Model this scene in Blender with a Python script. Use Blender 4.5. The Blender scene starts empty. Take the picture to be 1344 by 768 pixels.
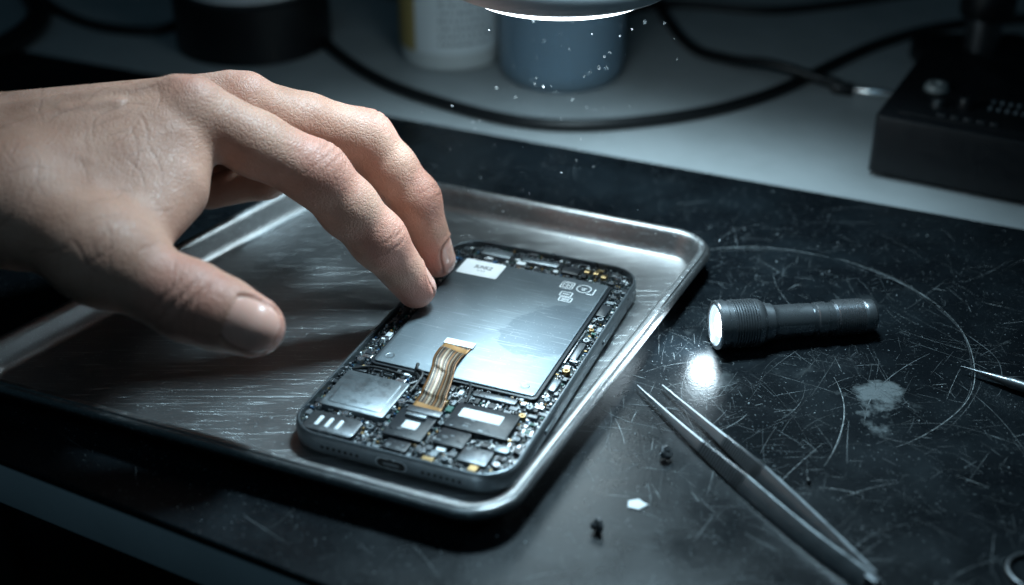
import bpy, math, random
import numpy as np
from mathutils import Vector, Matrix
random.seed(7); np.random.seed(7)
S=0.01
scn=bpy.context.scene
scn.view_settings.view_transform='Standard'
scn.view_settings.look='None'
scn.view_settings.exposure=0
COL=scn.collection

# ------------------------------------------------------------ materials
def nd(nt,t,**k):
    n=nt.nodes.new(t)
    for a,b in k.items(): setattr(n,a,b)
    return n
def L(nt,a,b): nt.links.new(a,b)
def pm(name,col,rough=.5,metal=0,cvar=.0,col2=None,nscale=400,rvar=.0,bump=0,bscale=2000,stretch=(1,1,1),
       emit=None,estr=0,coat=0,trans=0,alpha=1,sss=0,detail=4,spec=.5,ior=1.45):
    m=bpy.data.materials.new(name); m.use_nodes=True
    nt=m.node_tree; p=nt.nodes['Principled BSDF']
    p.inputs['Base Color'].default_value=(*col,1)
    p.inputs['Roughness'].default_value=rough
    p.inputs['Metallic'].default_value=metal
    p.inputs['Specular IOR Level'].default_value=spec
    p.inputs['IOR'].default_value=ior
    p.inputs['Coat Weight'].default_value=coat
    p.inputs['Transmission Weight'].default_value=trans
    if emit:
        p.inputs['Emission Color'].default_value=(*emit,1); p.inputs['Emission Strength'].default_value=estr
    tc=nd(nt,'ShaderNodeTexCoord'); mp=nd(nt,'ShaderNodeMapping'); mp.inputs['Scale'].default_value=stretch
    L(nt,tc.outputs['Object'],mp.inputs['Vector'])
    if True:
        n=nd(nt,'ShaderNodeTexNoise'); n.inputs['Scale'].default_value=nscale; n.inputs['Detail'].default_value=detail
        L(nt,mp.outputs[0],n.inputs['Vector'])
        c2=col2 if col2 else tuple(c*(1-cvar) for c in col)
        mx=nd(nt,'ShaderNodeMix',data_type='RGBA'); mx.inputs[6].default_value=(*col,1); mx.inputs[7].default_value=(*c2,1)
        cr=nd(nt,'ShaderNodeMapRange'); cr.inputs[1].default_value=.35; cr.inputs[2].default_value=.65
        L(nt,n.outputs['Fac'],cr.inputs[0]); L(nt,cr.outputs[0],mx.inputs[0])
        if cvar or col2: L(nt,mx.outputs[2],p.inputs['Base Color'])
        if rvar:
            r=nd(nt,'ShaderNodeMapRange'); r.inputs[1].default_value=.3; r.inputs[2].default_value=.7
            r.inputs[3].default_value=max(0,rough-rvar); r.inputs[4].default_value=rough+rvar
            L(nt,n.outputs['Fac'],r.inputs[0]); L(nt,r.outputs[0],p.inputs['Roughness'])
    if bump:
        n2=nd(nt,'ShaderNodeTexNoise'); n2.inputs['Scale'].default_value=bscale; n2.inputs['Detail'].default_value=3
        L(nt,mp.outputs[0],n2.inputs['Vector'])
        b=nd(nt,'ShaderNodeBump'); b.inputs['Strength'].default_value=bump; b.inputs['Distance'].default_value=.0002
        L(nt,n2.outputs['Fac'],b.inputs['Height']); L(nt,b.outputs[0],p.inputs['Normal'])
    return m

# ------------------------------------------------------------ mesh helpers (cm in, metres out)
def mk(name,verts,faces,mats,parent=None,loc=(0,0,0),rot=(0,0,0),smooth=True,fm=None,angle=40,cat=None,label=None,kind=None,group=None):
    me=bpy.data.meshes.new(name)
    v=np.array(verts,dtype=float)*S
    me.from_pydata(v.tolist(),[],faces)
    if not isinstance(mats,(list,tuple)): mats=[mats]
    for m in mats: me.materials.append(m)
    if fm is not None:
        me.polygons.foreach_set('material_index',fm)
    me.update()
    if smooth:
        me.polygons.foreach_set('use_smooth',[True]*len(me.polygons))
        try: me.set_sharp_from_angle(angle=math.radians(angle))
        except Exception: pass
    o=bpy.data.objects.new(name,me); COL.objects.link(o)
    o.location=Vector(loc)*S; o.rotation_euler=rot
    if parent: o.parent=parent
    tag(o,cat,label,kind,group)
    return o
def tag(o,cat=None,label=None,kind=None,group=None):
    if cat: o['category']=cat
    if label: o['label']=label
    if kind: o['kind']=kind
    if group: o['group']=group
def empty(name,loc,rot=(0,0,0),cat=None,label=None,group=None):
    o=bpy.data.objects.new(name,None); COL.objects.link(o); o.empty_display_size=.01
    o.location=Vector(loc)*S; o.rotation_euler=rot; tag(o,cat,label,None,group); return o
def rpoly(C,r,inset=0,n=8):
    """rounded convex CCW polygon offset inward by inset"""
    C=[np.array(c,float) for c in C]; N=len(C); out=[]
    ln=[]
    for i in range(N):
        a=C[i];b=C[(i+1)%N]; d=(b-a)/np.linalg.norm(b-a); nrm=np.array([-d[1],d[0]])
        ln.append((a+nrm*inset,d))
    rr=max(r-inset,.01)
    for i in range(N):
        (p1,d1),(p2,d2)=ln[i-1],ln[i]
        A=np.array([[d1[0],-d2[0]],[d1[1],-d2[1]]]); s=np.linalg.solve(A,p2-p1); c=p1+d1*s[0]
        ang=math.acos(max(-1,min(1,float(d1@d2)))); tl=rr*math.tan(ang/2)
        n1=np.array([-d1[1],d1[0]]); cen=c-d1*tl+n1*rr
        a0=math.atan2(*(-n1)[::-1])
        for k in range(n+1):
            a=a0+ang*k/n; out.append((cen[0]+rr*math.cos(a),cen[1]+rr*math.sin(a)))
    return out
def rect(w,l,cx=0,cy=0): return [(cx-w/2,cy-l/2),(cx+w/2,cy-l/2),(cx+w/2,cy+l/2),(cx-w/2,cy+l/2)]
def loft(rings,cap0=True,cap1=True,closed=True):
    V=[];F=[];n=len(rings[0])
    for r in rings: V+=list(r)
    for i in range(len(rings)-1):
        for j in range(n if closed else n-1):
            k=(j+1)%n
            F.append((i*n+j,i*n+k,(i+1)*n+k,(i+1)*n+j))
    if cap0: F.append(tuple(range(n-1,-1,-1)))
    if cap1: F.append(tuple((len(rings)-1)*n+j for j in range(n)))
    return V,F
def rp_loft(C,r,prof,n=8,cap0=True,cap1=True):
    return loft([[(x,y,z) for x,y in rpoly(C,r,i,n)] for i,z in prof],cap0,cap1)
def slab(w,l,z0,z1,cx=0,cy=0,r=.08,b=.02,n=3):
    return rp_loft(rect(w,l,cx,cy),r,[(0,z0),(0,z1-b),(b*.3,z1-b*.3),(b,z1)],n)
def lathe(prof,n=48,axis='z',cap0=True,cap1=True):
    R=[]
    for r,z in prof:
        ring=[]
        for k in range(n):
            a=2*math.pi*k/n
            if axis=='z': ring.append((r*math.cos(a),r*math.sin(a),z))
            else: ring.append((z,r*math.cos(a),r*math.sin(a)))
        R.append(ring)
    return loft(R,cap0,cap1)
def merge(lst):
    V=[];F=[];FM=[]
    for v,f,m in lst:
        o=len(V); V+=list(v); F+=[tuple(i+o for i in q) for q in f]; FM+=[m]*len(f)
    return V,F,FM
def spline(P,n=10):
    P=[np.array(p,float) for p in P]; out=[]
    for i in range(len(P)-1):
        p0=P[max(i-1,0)];p1=P[i];p2=P[i+1];p3=P[min(i+2,len(P)-1)]
        for k in range(n):
            t=k/n; out.append(.5*((2*p1)+(-p0+p2)*t+(2*p0-5*p1+4*p2-p3)*t*t+(-p0+3*p1-3*p2+p3)*t**3))
    out.append(P[-1]); return out
def tube(P,r,n=12,sub=10):
    Q=spline(P,sub); R=[]
    for i,p in enumerate(Q):
        d=Q[min(i+1,len(Q)-1)]-Q[max(i-1,0)]; d/=np.linalg.norm(d)
        s=np.cross(d,[0,0,1]); s/=np.linalg.norm(s); u=np.cross(s,d)
        R.append([tuple(p+r*(math.cos(2*math.pi*k/n)*s+math.sin(2*math.pi*k/n)*u)) for k in range(n)])
    return loft(R)

# ------------------------------------------------------------ colour set
M_desk=pm('desk_laminate',(.42,.45,.46),.5,0,cvar=.15,nscale=30,rvar=.08,bump=.1,bscale=900)
M_black=pm('black_plastic',(.008,.009,.011),.42,0,cvar=.3,nscale=200,rvar=.1,bump=.15,bscale=3000)
M_rubber=pm('cable_rubber',(.007,.008,.009),.42,0)
M_steel=pm('steel',(.6,.63,.66),.28,1,cvar=.25,nscale=300,rvar=.08,bump=.05)
M_dsteel=pm('dark_steel',(.17,.18,.19),.36,.85,cvar=.3,nscale=500,rvar=.1,bump=.1)
M_silver=pm('silver_shield',(.27,.30,.32),.40,.92,cvar=.3,nscale=350,rvar=.1,bump=.12,bscale=1500)
M_gold=pm('gold_contact',(.45,.31,.15),.35,1)
M_white=pm('white_label',(.68,.71,.73),.55,0,cvar=.06,nscale=300)
M_paper=pm('white_sticker',(.88,.9,.92),.55,0,cvar=.05,nscale=300)
M_green=pm('green_part',(.03,.10,.08),.4)
M_brass=pm('orange_part',(.28,.15,.05),.4)
M_bluep=pm('blue_part',(.03,.08,.16),.4)
M_chip=pm('chip_black',(.018,.021,.025),.38,0,cvar=.3,nscale=800,rvar=.1)
M_ink=pm('ink',(.02,.02,.02),.5)
M_hole=pm('hole',(.002,.002,.002),.8)

# ------------------------------------------------------------ setting
V,F=rp_loft([(-400,-300),(400,-300),(400,400),(-400,400)],1,[(0,-75.5),(0,-75)],2)
mk('floor',V,F,pm('floor_dark',(.03,.03,.035),.6,0,cvar=.3,nscale=5),smooth=False,kind='structure')
V,F=loft([[(-300,118,-75),(300,118,-75),(300,122,-75),(-300,122,-75)],[(-300,118,120),(300,118,120),(300,122,120),(-300,122,120)]])
mk('wall',V,F,pm('wall_paint',(.05,.055,.06),.8,0,cvar=.2,nscale=8),smooth=False,cat='wall',label='dark grey painted wall behind the desk')
desk=empty('desk',(0,60,-75),cat='desk',label='white laminate workbench with a squared front edge')
C=[(-60,56.5),(40,3.64),(75,60),(30,108),(-60,108)]
C=[(x,y-60) for x,y in C]
V,F=rp_loft(C,.3,[(0.15,73.0-.0),(0,73.1),(0,74.6),(.12,74.75)],3)
mk('desk_top',V,F,M_desk,desk)
for x,y in [(-50,52-0),(22,20),(55,62),(-50,100),(28,100)]:
    V,F=slab(4,4,0,73.0,x,y-60,.3,.05); mk('leg',V,F,M_dsteel,desk)

# mat
def mat_material():
    m=pm('mat_rubber',(.012,.014,.017),.42,0,spec=.3)
    nt=m.node_tree; p=nt.nodes['Principled BSDF']
    tc=nd(nt,'ShaderNodeTexCoord')
    n1=nd(nt,'ShaderNodeTexNoise'); n1.inputs['Scale'].default_value=22; n1.inputs['Detail'].default_value=8; n1.inputs['Roughness'].default_value=.68
    L(nt,tc.outputs['Object'],n1.inputs['Vector'])
    n2=nd(nt,'ShaderNodeTexNoise'); n2.inputs['Scale'].default_value=1100; n2.inputs['Detail'].default_value=3
    L(nt,tc.outputs['Object'],n2.inputs['Vector'])
    sp=nd(nt,'ShaderNodeMapRange'); sp.inputs[1].default_value=.66; sp.inputs[2].default_value=.73
    L(nt,n2.outputs['Fac'],sp.inputs[0])
    def add(x,y):
        a=nd(nt,'ShaderNodeMath',operation='MAXIMUM'); L(nt,x,a.inputs[0]); L(nt,y,a.inputs[1]); return a.outputs[0]
    def mul(x,v):
        a=nd(nt,'ShaderNodeMath',operation='MULTIPLY'); L(nt,x,a.inputs[0]); 
        if isinstance(v,float): a.inputs[1].default_value=v
        else: L(nt,v,a.inputs[1])
        return a.outputs[0]
    acc=mul(sp.outputs[0],.4)
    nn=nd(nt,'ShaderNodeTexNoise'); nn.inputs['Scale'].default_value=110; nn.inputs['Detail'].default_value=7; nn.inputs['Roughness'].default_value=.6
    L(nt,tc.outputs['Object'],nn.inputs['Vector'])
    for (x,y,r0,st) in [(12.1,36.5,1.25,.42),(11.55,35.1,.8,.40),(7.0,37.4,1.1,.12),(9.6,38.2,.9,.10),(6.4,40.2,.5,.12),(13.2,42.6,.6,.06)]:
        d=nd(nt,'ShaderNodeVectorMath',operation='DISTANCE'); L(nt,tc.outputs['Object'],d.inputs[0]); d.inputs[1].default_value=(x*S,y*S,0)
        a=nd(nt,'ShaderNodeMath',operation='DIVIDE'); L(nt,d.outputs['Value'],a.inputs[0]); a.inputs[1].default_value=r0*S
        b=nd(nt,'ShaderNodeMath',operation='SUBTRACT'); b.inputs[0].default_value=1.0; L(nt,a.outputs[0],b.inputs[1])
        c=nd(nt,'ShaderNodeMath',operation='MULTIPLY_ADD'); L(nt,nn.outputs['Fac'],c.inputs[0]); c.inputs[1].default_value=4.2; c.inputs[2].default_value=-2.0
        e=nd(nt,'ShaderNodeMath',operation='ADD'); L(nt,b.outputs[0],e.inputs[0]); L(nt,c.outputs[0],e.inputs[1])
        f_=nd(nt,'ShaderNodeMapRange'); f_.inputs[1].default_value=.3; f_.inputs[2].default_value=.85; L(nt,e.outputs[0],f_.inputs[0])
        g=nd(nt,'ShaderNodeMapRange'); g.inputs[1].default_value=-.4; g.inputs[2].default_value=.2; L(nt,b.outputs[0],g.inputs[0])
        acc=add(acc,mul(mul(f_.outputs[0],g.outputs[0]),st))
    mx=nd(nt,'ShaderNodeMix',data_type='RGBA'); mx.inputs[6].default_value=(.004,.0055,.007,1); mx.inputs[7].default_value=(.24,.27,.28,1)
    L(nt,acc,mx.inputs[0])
    mx2=nd(nt,'ShaderNodeMix',data_type='RGBA',blend_type='ADD'); mx2.inputs[7].default_value=(.004,.0065,.008,1)
    mr=nd(nt,'ShaderNodeMapRange'); mr.inputs[1].default_value=.45; mr.inputs[2].default_value=.7; L(nt,n1.outputs['Fac'],mr.inputs[0])
    L(nt,mr.outputs[0],mx2.inputs[0]); L(nt,mx.outputs[2],mx2.inputs[6]); L(nt,mx2.outputs[2],p.inputs['Base Color'])
    rr=nd(nt,'ShaderNodeMapRange'); rr.inputs[1].default_value=.3; rr.inputs[2].default_value=.7; rr.inputs[3].default_value=.20; rr.inputs[4].default_value=.38
    L(nt,n1.outputs['Fac'],rr.inputs[0]); L(nt,rr.outputs[0],p.inputs['Roughness'])
    b=nd(nt,'ShaderNodeBump'); b.inputs['Strength'].default_value=.3; b.inputs['Distance'].default_value=.00022
    L(nt,n2.outputs['Fac'],b.inputs['Height']); L(nt,b.outputs[0],p.inputs['Normal'])
    return m
mat=empty('work_mat',(0,0,-.25),cat='mat',label='black scratched rubber work mat on the desk')
C=[(-45,48.56),(30,8.96),(34,42.65),(-45,77.38)]
V,F=rp_loft(C,.5,[(0,.0),(0,.2),(.03,.24),(.07,.25)],4)
sheet=mk('mat_sheet',V,F,mat_material(),mat,smooth=False)
def onmat(x,y): return y>24.8-.528*x+.6 and y<57.6-.4395*x-.5
def ribbon(P,w,z):
    V=[];F=[]
    n=len(P)
    for i,p in enumerate(P):
        d=np.array(P[min(i+1,n-1)])-np.array(P[max(i-1,0)]); d=d/(np.linalg.norm(d)+1e-9)
        ww=w*math.sin(math.pi*(i+.4)/(n-.2))**.5
        nrm=np.array([-d[1],d[0]])*ww/2
        V+=[(p[0]+nrm[0],p[1]+nrm[1],z),(p[0]-nrm[0],p[1]-nrm[1],z)]
    for i in range(n-1): F.append((2*i,2*i+1,2*i+3,2*i+2))
    return V,F
M_scr=[pm('scuff',(.15,.17,.18),.6,0,cvar=.9,nscale=220,detail=4),pm('faint_scuff',(.045,.055,.06),.55,0,cvar=.8,nscale=300,detail=3),pm('deep_scratch',(.32,.35,.36),.5,0,cvar=.8,nscale=500,detail=3)]
parts=[]
def arc(cx,cy,r,a0,a1,w,jit=.03,mi=0):
    n=max(6,int(abs(a1-a0)/3)); ph=random.random()*6
    P=[(cx+(r+jit*math.sin(ph+k*.5))*math.cos(math.radians(a0+(a1-a0)*k/n)),cy+(r+jit*math.sin(ph+k*.5))*math.sin(math.radians(a0+(a1-a0)*k/n))) for k in range(n+1)]
    if all(onmat(*p) for p in P): parts.append((*ribbon(P,w,.254),mi))
arc(9.2,40,6.85,-66,20,.024,mi=2); arc(9.2,40,6.85,18,60,.036,mi=2); arc(9.2,40,6.85,62,108,.028,mi=2)
arc(9.25,40.05,6.6,75,100,.02); arc(9.2,40,6.95,30,48,.02); arc(9.2,40,7.05,-50,-20,.015); arc(9.2,40,6.78,-40,45,.014,.05)
arc(3.5,37,7.4,-35,5,.03,mi=2); arc(16,44,6,170,230,.02); arc(18,33,7,120,165,.025); arc(13,31,4,30,110,.015)
arc(13.5,38.5,3.2,-40,60,.02); arc(7,33,9,-10,30,.02); arc(11,36,5.4,150,200,.02,mi=1)
for i in range(2300):
    cx=random.gauss(9,6.5); cy=random.gauss(37,7)
    if random.random()<.25: cx=random.uniform(-18,22); cy=random.uniform(26,58)
    r=random.choice([3,6,12,30,60]); a=random.gauss(70,50) if random.random()<.5 else random.uniform(0,360)
    ln=random.expovariate(1/.55)+.06
    if random.random()<.06: ln+=random.uniform(1,4)
    da=math.degrees(min(ln,r*2)/r)
    ox,oy=cx-r*math.cos(math.radians(a)),cy-r*math.sin(math.radians(a))
    arc(ox,oy,r,a,a+da,random.choice([.006,.008,.01,.014,.018]),0,random.choices([0,1,2],[5,6,1])[0])
V,F,FM=merge(parts)
mk('scratch',V,F,M_scr,mat,smooth=False,kind='stuff',fm=FM)

# ------------------------------------------------------------ tray
def tray_material():
    m=pm('brushed_steel',(.34,.345,.35),.3,1)
    nt=m.node_tree; p=nt.nodes['Principled BSDF']; tc=nd(nt,'ShaderNodeTexCoord')
    hs=[]
    for ang,sx,sc in [(24,.03,2600),(24,.03,1500),(-30,.03,1700),(70,.03,1500),(10,.02,1400)]:
        mp=nd(nt,'ShaderNodeMapping'); mp.inputs['Rotation'].default_value=(0,0,math.radians(ang)); mp.inputs['Scale'].default_value=(sx,1,1)
        L(nt,tc.outputs['Object'],mp.inputs['Vector'])
        n=nd(nt,'ShaderNodeTexNoise'); n.inputs['Scale'].default_value=sc; n.inputs['Detail'].default_value=2; L(nt,mp.outputs[0],n.inputs['Vector']); hs.append(n.outputs['Fac'])
    big=nd(nt,'ShaderNodeTexNoise'); big.inputs['Scale'].default_value=30; big.inputs['Detail'].default_value=6; L(nt,tc.outputs['Object'],big.inputs['Vector'])
    sp=nd(nt,'ShaderNodeTexNoise'); sp.inputs['Scale'].default_value=1300; sp.inputs['Detail'].default_value=2; L(nt,tc.outputs['Object'],sp.inputs['Vector'])
    r=nd(nt,'ShaderNodeMapRange'); r.inputs[1].default_value=.3;r.inputs[2].default_value=.7;r.inputs[3].default_value=.30;r.inputs[4].default_value=.42
    L(nt,big.outputs['Fac'],r.inputs[0])
    L(nt,r.outputs[0],p.inputs['Roughness'])
    def thin(o,a,b):
        s=nd(nt,'ShaderNodeMapRange'); s.inputs[1].default_value=a; s.inputs[2].default_value=b; L(nt,o,s.inputs[0]); return s.outputs[0]
    def addn(x,y):
        s=nd(nt,'ShaderNodeMath',operation='ADD'); L(nt,x,s.inputs[0]); L(nt,y,s.inputs[1]); return s.outputs[0]
    scr=addn(addn(thin(hs[2],.66,.70),thin(hs[3],.66,.70)),thin(hs[4],.66,.70))
    hh=addn(hs[0],scr)
    b=nd(nt,'ShaderNodeBump'); b.inputs['Strength'].default_value=.5; b.inputs['Distance'].default_value=.00008
    L(nt,hh,b.inputs['Height']); L(nt,b.outputs[0],p.inputs['Normal'])
    d=nd(nt,'ShaderNodeMapRange'); d.inputs[1].default_value=.69; d.inputs[2].default_value=.72; L(nt,sp.outputs['Fac'],d.inputs[0])
    br=nd(nt,'ShaderNodeMix',data_type='RGBA'); br.inputs[6].default_value=(.27,.27,.27,1); br.inputs[7].default_value=(.37,.37,.375,1); L(nt,hs[0],br.inputs[0])
    b2=nd(nt,'ShaderNodeMix',data_type='RGBA'); b2.inputs[7].default_value=(.48,.50,.51,1); L(nt,br.outputs[2],b2.inputs[6]); 
    cl=nd(nt,'ShaderNodeMath',operation='MINIMUM'); cl.inputs[1].default_value=.7; L(nt,scr,cl.inputs[0]); L(nt,cl.outputs[0],b2.inputs[0])
    mx=nd(nt,'ShaderNodeMix',data_type='RGBA'); L(nt,b2.outputs[2],mx.inputs[6]); mx.inputs[7].default_value=(.5,.53,.55,1)
    L(nt,d.outputs[0],mx.inputs[0]); L(nt,mx.outputs[2],p.inputs['Base Color'])
    ds=nd(nt,'ShaderNodeMath',operation='MAXIMUM'); L(nt,d.outputs[0],ds.inputs[0]); 
    s4=nd(nt,'ShaderNodeMath',operation='MULTIPLY'); s4.inputs[1].default_value=.4; L(nt,cl.outputs[0],s4.inputs[0]); L(nt,s4.outputs[0],ds.inputs[1])
    inv=nd(nt,'ShaderNodeMath',operation='MULTIPLY_ADD'); inv.inputs[1].default_value=-.6; inv.inputs[2].default_value=.96; L(nt,ds.outputs[0],inv.inputs[0]); L(nt,inv.outputs[0],p.inputs['Metallic'])
    return m
TC=[(-18.9,36.5),(-.35,28.75),(8.15,45.75),(-7.64,52.6)]
tcx,tcy=-4.7,41
TCl=[(x-tcx,y-tcy) for x,y in TC]
prof=[(.95,.0),(.75,.04),(.62,.14),(.52,.5),(.42,.95),(.32,1.08),(.2,1.1),(.08,1.06),(.0,.95),(.0,.85),(.05,.82),(.08,.86),(.07,.95),
      (.12,1.02),(.2,1.15),(.33,1.16),(.44,1.08),(.52,.93),(.62,.52),(.74,.22),(.88,.15),(1.1,.12),(2.2,.12)]
V,F=rp_loft(TCl,1.7,prof,12)
mk('steel_tray',V,F,tray_material(),loc=(tcx,tcy,0),cat='tray',label='shallow brushed stainless steel tray lying on the mat',angle=50)

# ------------------------------------------------------------ phone
th=math.radians(-22); PC=(-1.09,38.46)
PH=empty('phone',(PC[0],PC[1],.12),(0,0,th),cat='phone',label='opened phone without screen, circuit boards exposed, in the steel tray')
W,Ln=7.5,13.6
M_frame=pm('frame_metal',(.17,.19,.205),.34,.8,cvar=.2,nscale=250,rvar=.08,bump=.06)
V,F=rp_loft(rect(W,Ln),1.2,[(.3,0),(.12,.05),(.02,.16),(0,.3),(0,.60),(.015,.72),(.05,.785),(.08,.80),(.11,.80),(.13,.78),(.135,.72),(.14,.48)],12)
mk('frame',V,F,M_frame,PH)
def board_material():
    m=pm('circuit_board',(.012,.018,.022),.4,0)
    nt=m.node_tree; p=nt.nodes['Principled BSDF']; tc=nd(nt,'ShaderNodeTexCoord')
    v=nd(nt,'ShaderNodeTexVoronoi',distance='CHEBYCHEV'); v.inputs['Scale'].default_value=1700; L(nt,tc.outputs['Object'],v.inputs['Vector'])
    cr=nd(nt,'ShaderNodeValToRGB'); e=cr.color_ramp.elements
    e[0].position=0;e[0].color=(.006,.010,.014,1);e[1].position=1;e[1].color=(.1,.12,.12,1)
    for pos,c in [(.6,(.01,.015,.02,1)),(.75,(.015,.04,.04,1)),(.88,(.1,.09,.06,1)),(.93,(.28,.32,.34,1))]:
        q=e.new(pos); q.color=c
    cr.color_ramp.interpolation='CONSTANT'
    sx=nd(nt,'ShaderNodeSeparateColor'); L(nt,v.outputs['Color'],sx.inputs[0]); L(nt,sx.outputs[0],cr.inputs[0]); L(nt,cr.outputs[0],p.inputs['Base Color'])
    b=nd(nt,'ShaderNodeBump'); b.inputs['Distance'].default_value=.0003; b.inputs['Strength'].default_value=.6; L(nt,sx.outputs[1],b.inputs['Height']); L(nt,b.outputs[0],p.inputs['Normal'])
    return m
V,F=rp_loft(rect(W-.30,Ln-.30),1.05,[(0,.48),(0,.54),(.01,.55)],12)
mk('circuit_board',V,F,board_material(),PH)
def plate_material():
    m=pm('battery_foil',(.3,.33,.36),.33,1)
    nt=m.node_tree; p=nt.nodes['Principled BSDF']; tc=nd(nt,'ShaderNodeTexCoord')
    n=nd(nt,'ShaderNodeTexNoise'); n.inputs['Scale'].default_value=45; n.inputs['Detail'].default_value=7; n.inputs['Roughness'].default_value=.6; L(nt,tc.outputs['Object'],n.inputs['Vector'])
    n2=nd(nt,'ShaderNodeTexNoise'); n2.inputs['Scale'].default_value=1700; n2.inputs['Detail'].default_value=2; L(nt,tc.outputs['Object'],n2.inputs['Vector'])
    def st(ang,sx,sc):
        mp=nd(nt,'ShaderNodeMapping'); mp.inputs['Scale'].default_value=(sx,1,1); mp.inputs['Rotation'].default_value=(0,0,ang); L(nt,tc.outputs['Object'],mp.inputs['Vector'])
        q=nd(nt,'ShaderNodeTexNoise'); q.inputs['Scale'].default_value=sc; q.inputs['Detail'].default_value=2; L(nt,mp.outputs[0],q.inputs['Vector']); return q.outputs['Fac']
    n3=st(.45,.03,1900); n5=st(-.9,.04,1700)
    d=nd(nt,'ShaderNodeVectorMath',operation='DISTANCE'); L(nt,tc.outputs['Object'],d.inputs[0]); d.inputs[1].default_value=(2.0*S,1.6*S,.0076)
    s=nd(nt,'ShaderNodeMath',operation='MULTIPLY_ADD'); L(nt,n.outputs['Fac'],s.inputs[0]); s.inputs[1].default_value=.03; L(nt,d.outputs['Value'],s.inputs[2])
    st_=nd(nt,'ShaderNodeMapRange'); st_.inputs[1].default_value=.033; st_.inputs[2].default_value=.0342; st_.inputs[3].default_value=1; st_.inputs[4].default_value=0; L(nt,s.outputs[0],st_.inputs[0])
    mx=nd(nt,'ShaderNodeMix',data_type='RGBA'); mx.inputs[6].default_value=(.185,.215,.235,1); mx.inputs[7].default_value=(.135,.160,.18,1); L(nt,st_.outputs[0],mx.inputs[0])
    sc1=nd(nt,'ShaderNodeMapRange'); sc1.inputs[1].default_value=.62; sc1.inputs[2].default_value=.72; sc1.inputs[4].default_value=.3; L(nt,n3,sc1.inputs[0])
    sc2=nd(nt,'ShaderNodeMapRange'); sc2.inputs[1].default_value=.66; sc2.inputs[2].default_value=.70; sc2.inputs[4].default_value=.45; L(nt,n5,sc2.inputs[0])
    sp=nd(nt,'ShaderNodeMapRange'); sp.inputs[1].default_value=.69; sp.inputs[2].default_value=.73; L(nt,n2.outputs['Fac'],sp.inputs[0])
    m1=nd(nt,'ShaderNodeMath',operation='MAXIMUM'); L(nt,sc1.outputs[0],m1.inputs[0]); L(nt,sc2.outputs[0],m1.inputs[1])
    m2=nd(nt,'ShaderNodeMath',operation='MAXIMUM'); L(nt,m1.outputs[0],m2.inputs[0]); L(nt,sp.outputs[0],m2.inputs[1])
    mx2=nd(nt,'ShaderNodeMix',data_type='RGBA'); mx2.inputs[7].default_value=(.42,.46,.49,1); L(nt,m2.outputs[0],mx2.inputs[0]); L(nt,mx.outputs[2],mx2.inputs[6]); L(nt,mx2.outputs[2],p.inputs['Base Color'])
    r=nd(nt,'ShaderNodeMapRange'); r.inputs[1].default_value=.3;r.inputs[2].default_value=.7;r.inputs[3].default_value=.38;r.inputs[4].default_value=.5; L(nt,n.outputs['Fac'],r.inputs[0]); L(nt,r.outputs[0],p.inputs['Roughness'])
    p.inputs['Metallic'].default_value=.88
    b=nd(nt,'ShaderNodeBump'); b.inputs['Strength'].default_value=.3; b.inputs['Distance'].default_value=.0001; L(nt,n3,b.inputs['Height'])
    b2=nd(nt,'ShaderNodeBump'); b2.inputs['Strength'].default_value=.2; b2.inputs['Distance'].default_value=.001; L(nt,n.outputs['Fac'],b2.inputs['Height']); L(nt,b.outputs[0],b2.inputs['Normal']); L(nt,b2.outputs[0],p.inputs['Normal'])
    return m
V,F=slab(5.95,7.8,.55,.70,0,1.47,.2,.02); mk('battery_tray',V,F,M_chip,PH)
V,F=slab(5.75,7.6,.70,.77,0,1.47,.15,.035); BAT=mk('battery',V,F,plate_material(),PH)
V,F=slab(1.6,1.1,.771,.778,-1.95,4.68,.06,.003); STK=mk('sticker',V,F,M_paper,BAT)
def text(s,name,size,x,y,z,parent,mat_,sx=1.0,rotz=0):
    cu=bpy.data.curves.new('t','FONT'); cu.body=s; cu.size=size*S; cu.extrude=.0; cu.align_x='CENTER'; cu.align_y='CENTER'; cu.offset=size*S*.02
    o=bpy.data.objects.new('t',cu); COL.objects.link(o)
    dg=bpy.context.evaluated_depsgraph_get(); me=bpy.data.meshes.new_from_object(o.evaluated_get(dg))
    bpy.data.objects.remove(o)
    me.materials.clear(); me.materials.append(mat_)
    q=bpy.data.objects.new(name,me); COL.objects.link(q); q.location=(x*S,y*S,z*S); q.scale=(sx,1,1); q.rotation_euler=(0,0,rotz); q.parent=parent; return q
text('3UNKZ','sticker_lettering',.32,-1.9,4.76,.781,STK,M_ink,.68)
text('11 0 4','sticker_lettering',.12,-1.9,4.50,.781,STK,M_ink,1)
M_mark=pm('mark_print',(.75,.78,.8),.5)
def frame_mark(cx,cy,w,h,t=.04,r=.08):
    o=rpoly(rect(w,h,cx,cy),r,0,4); i=rpoly(rect(w,h,cx,cy),r,t,4); n=len(o)
    V=[(x,y,.774) for x,y in o]+[(x,y,.774) for x,y in i]; F=[(j,(j+1)%n,n+(j+1)%n,n+j) for j in range(n)]
    return V,F,0
def bar(cx,cy,w,h):
    return [(cx-w/2,cy-h/2,.774),(cx+w/2,cy-h/2,.774),(cx+w/2,cy+h/2,.774),(cx-w/2,cy+h/2,.774)],[(0,1,2,3)],0
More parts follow.
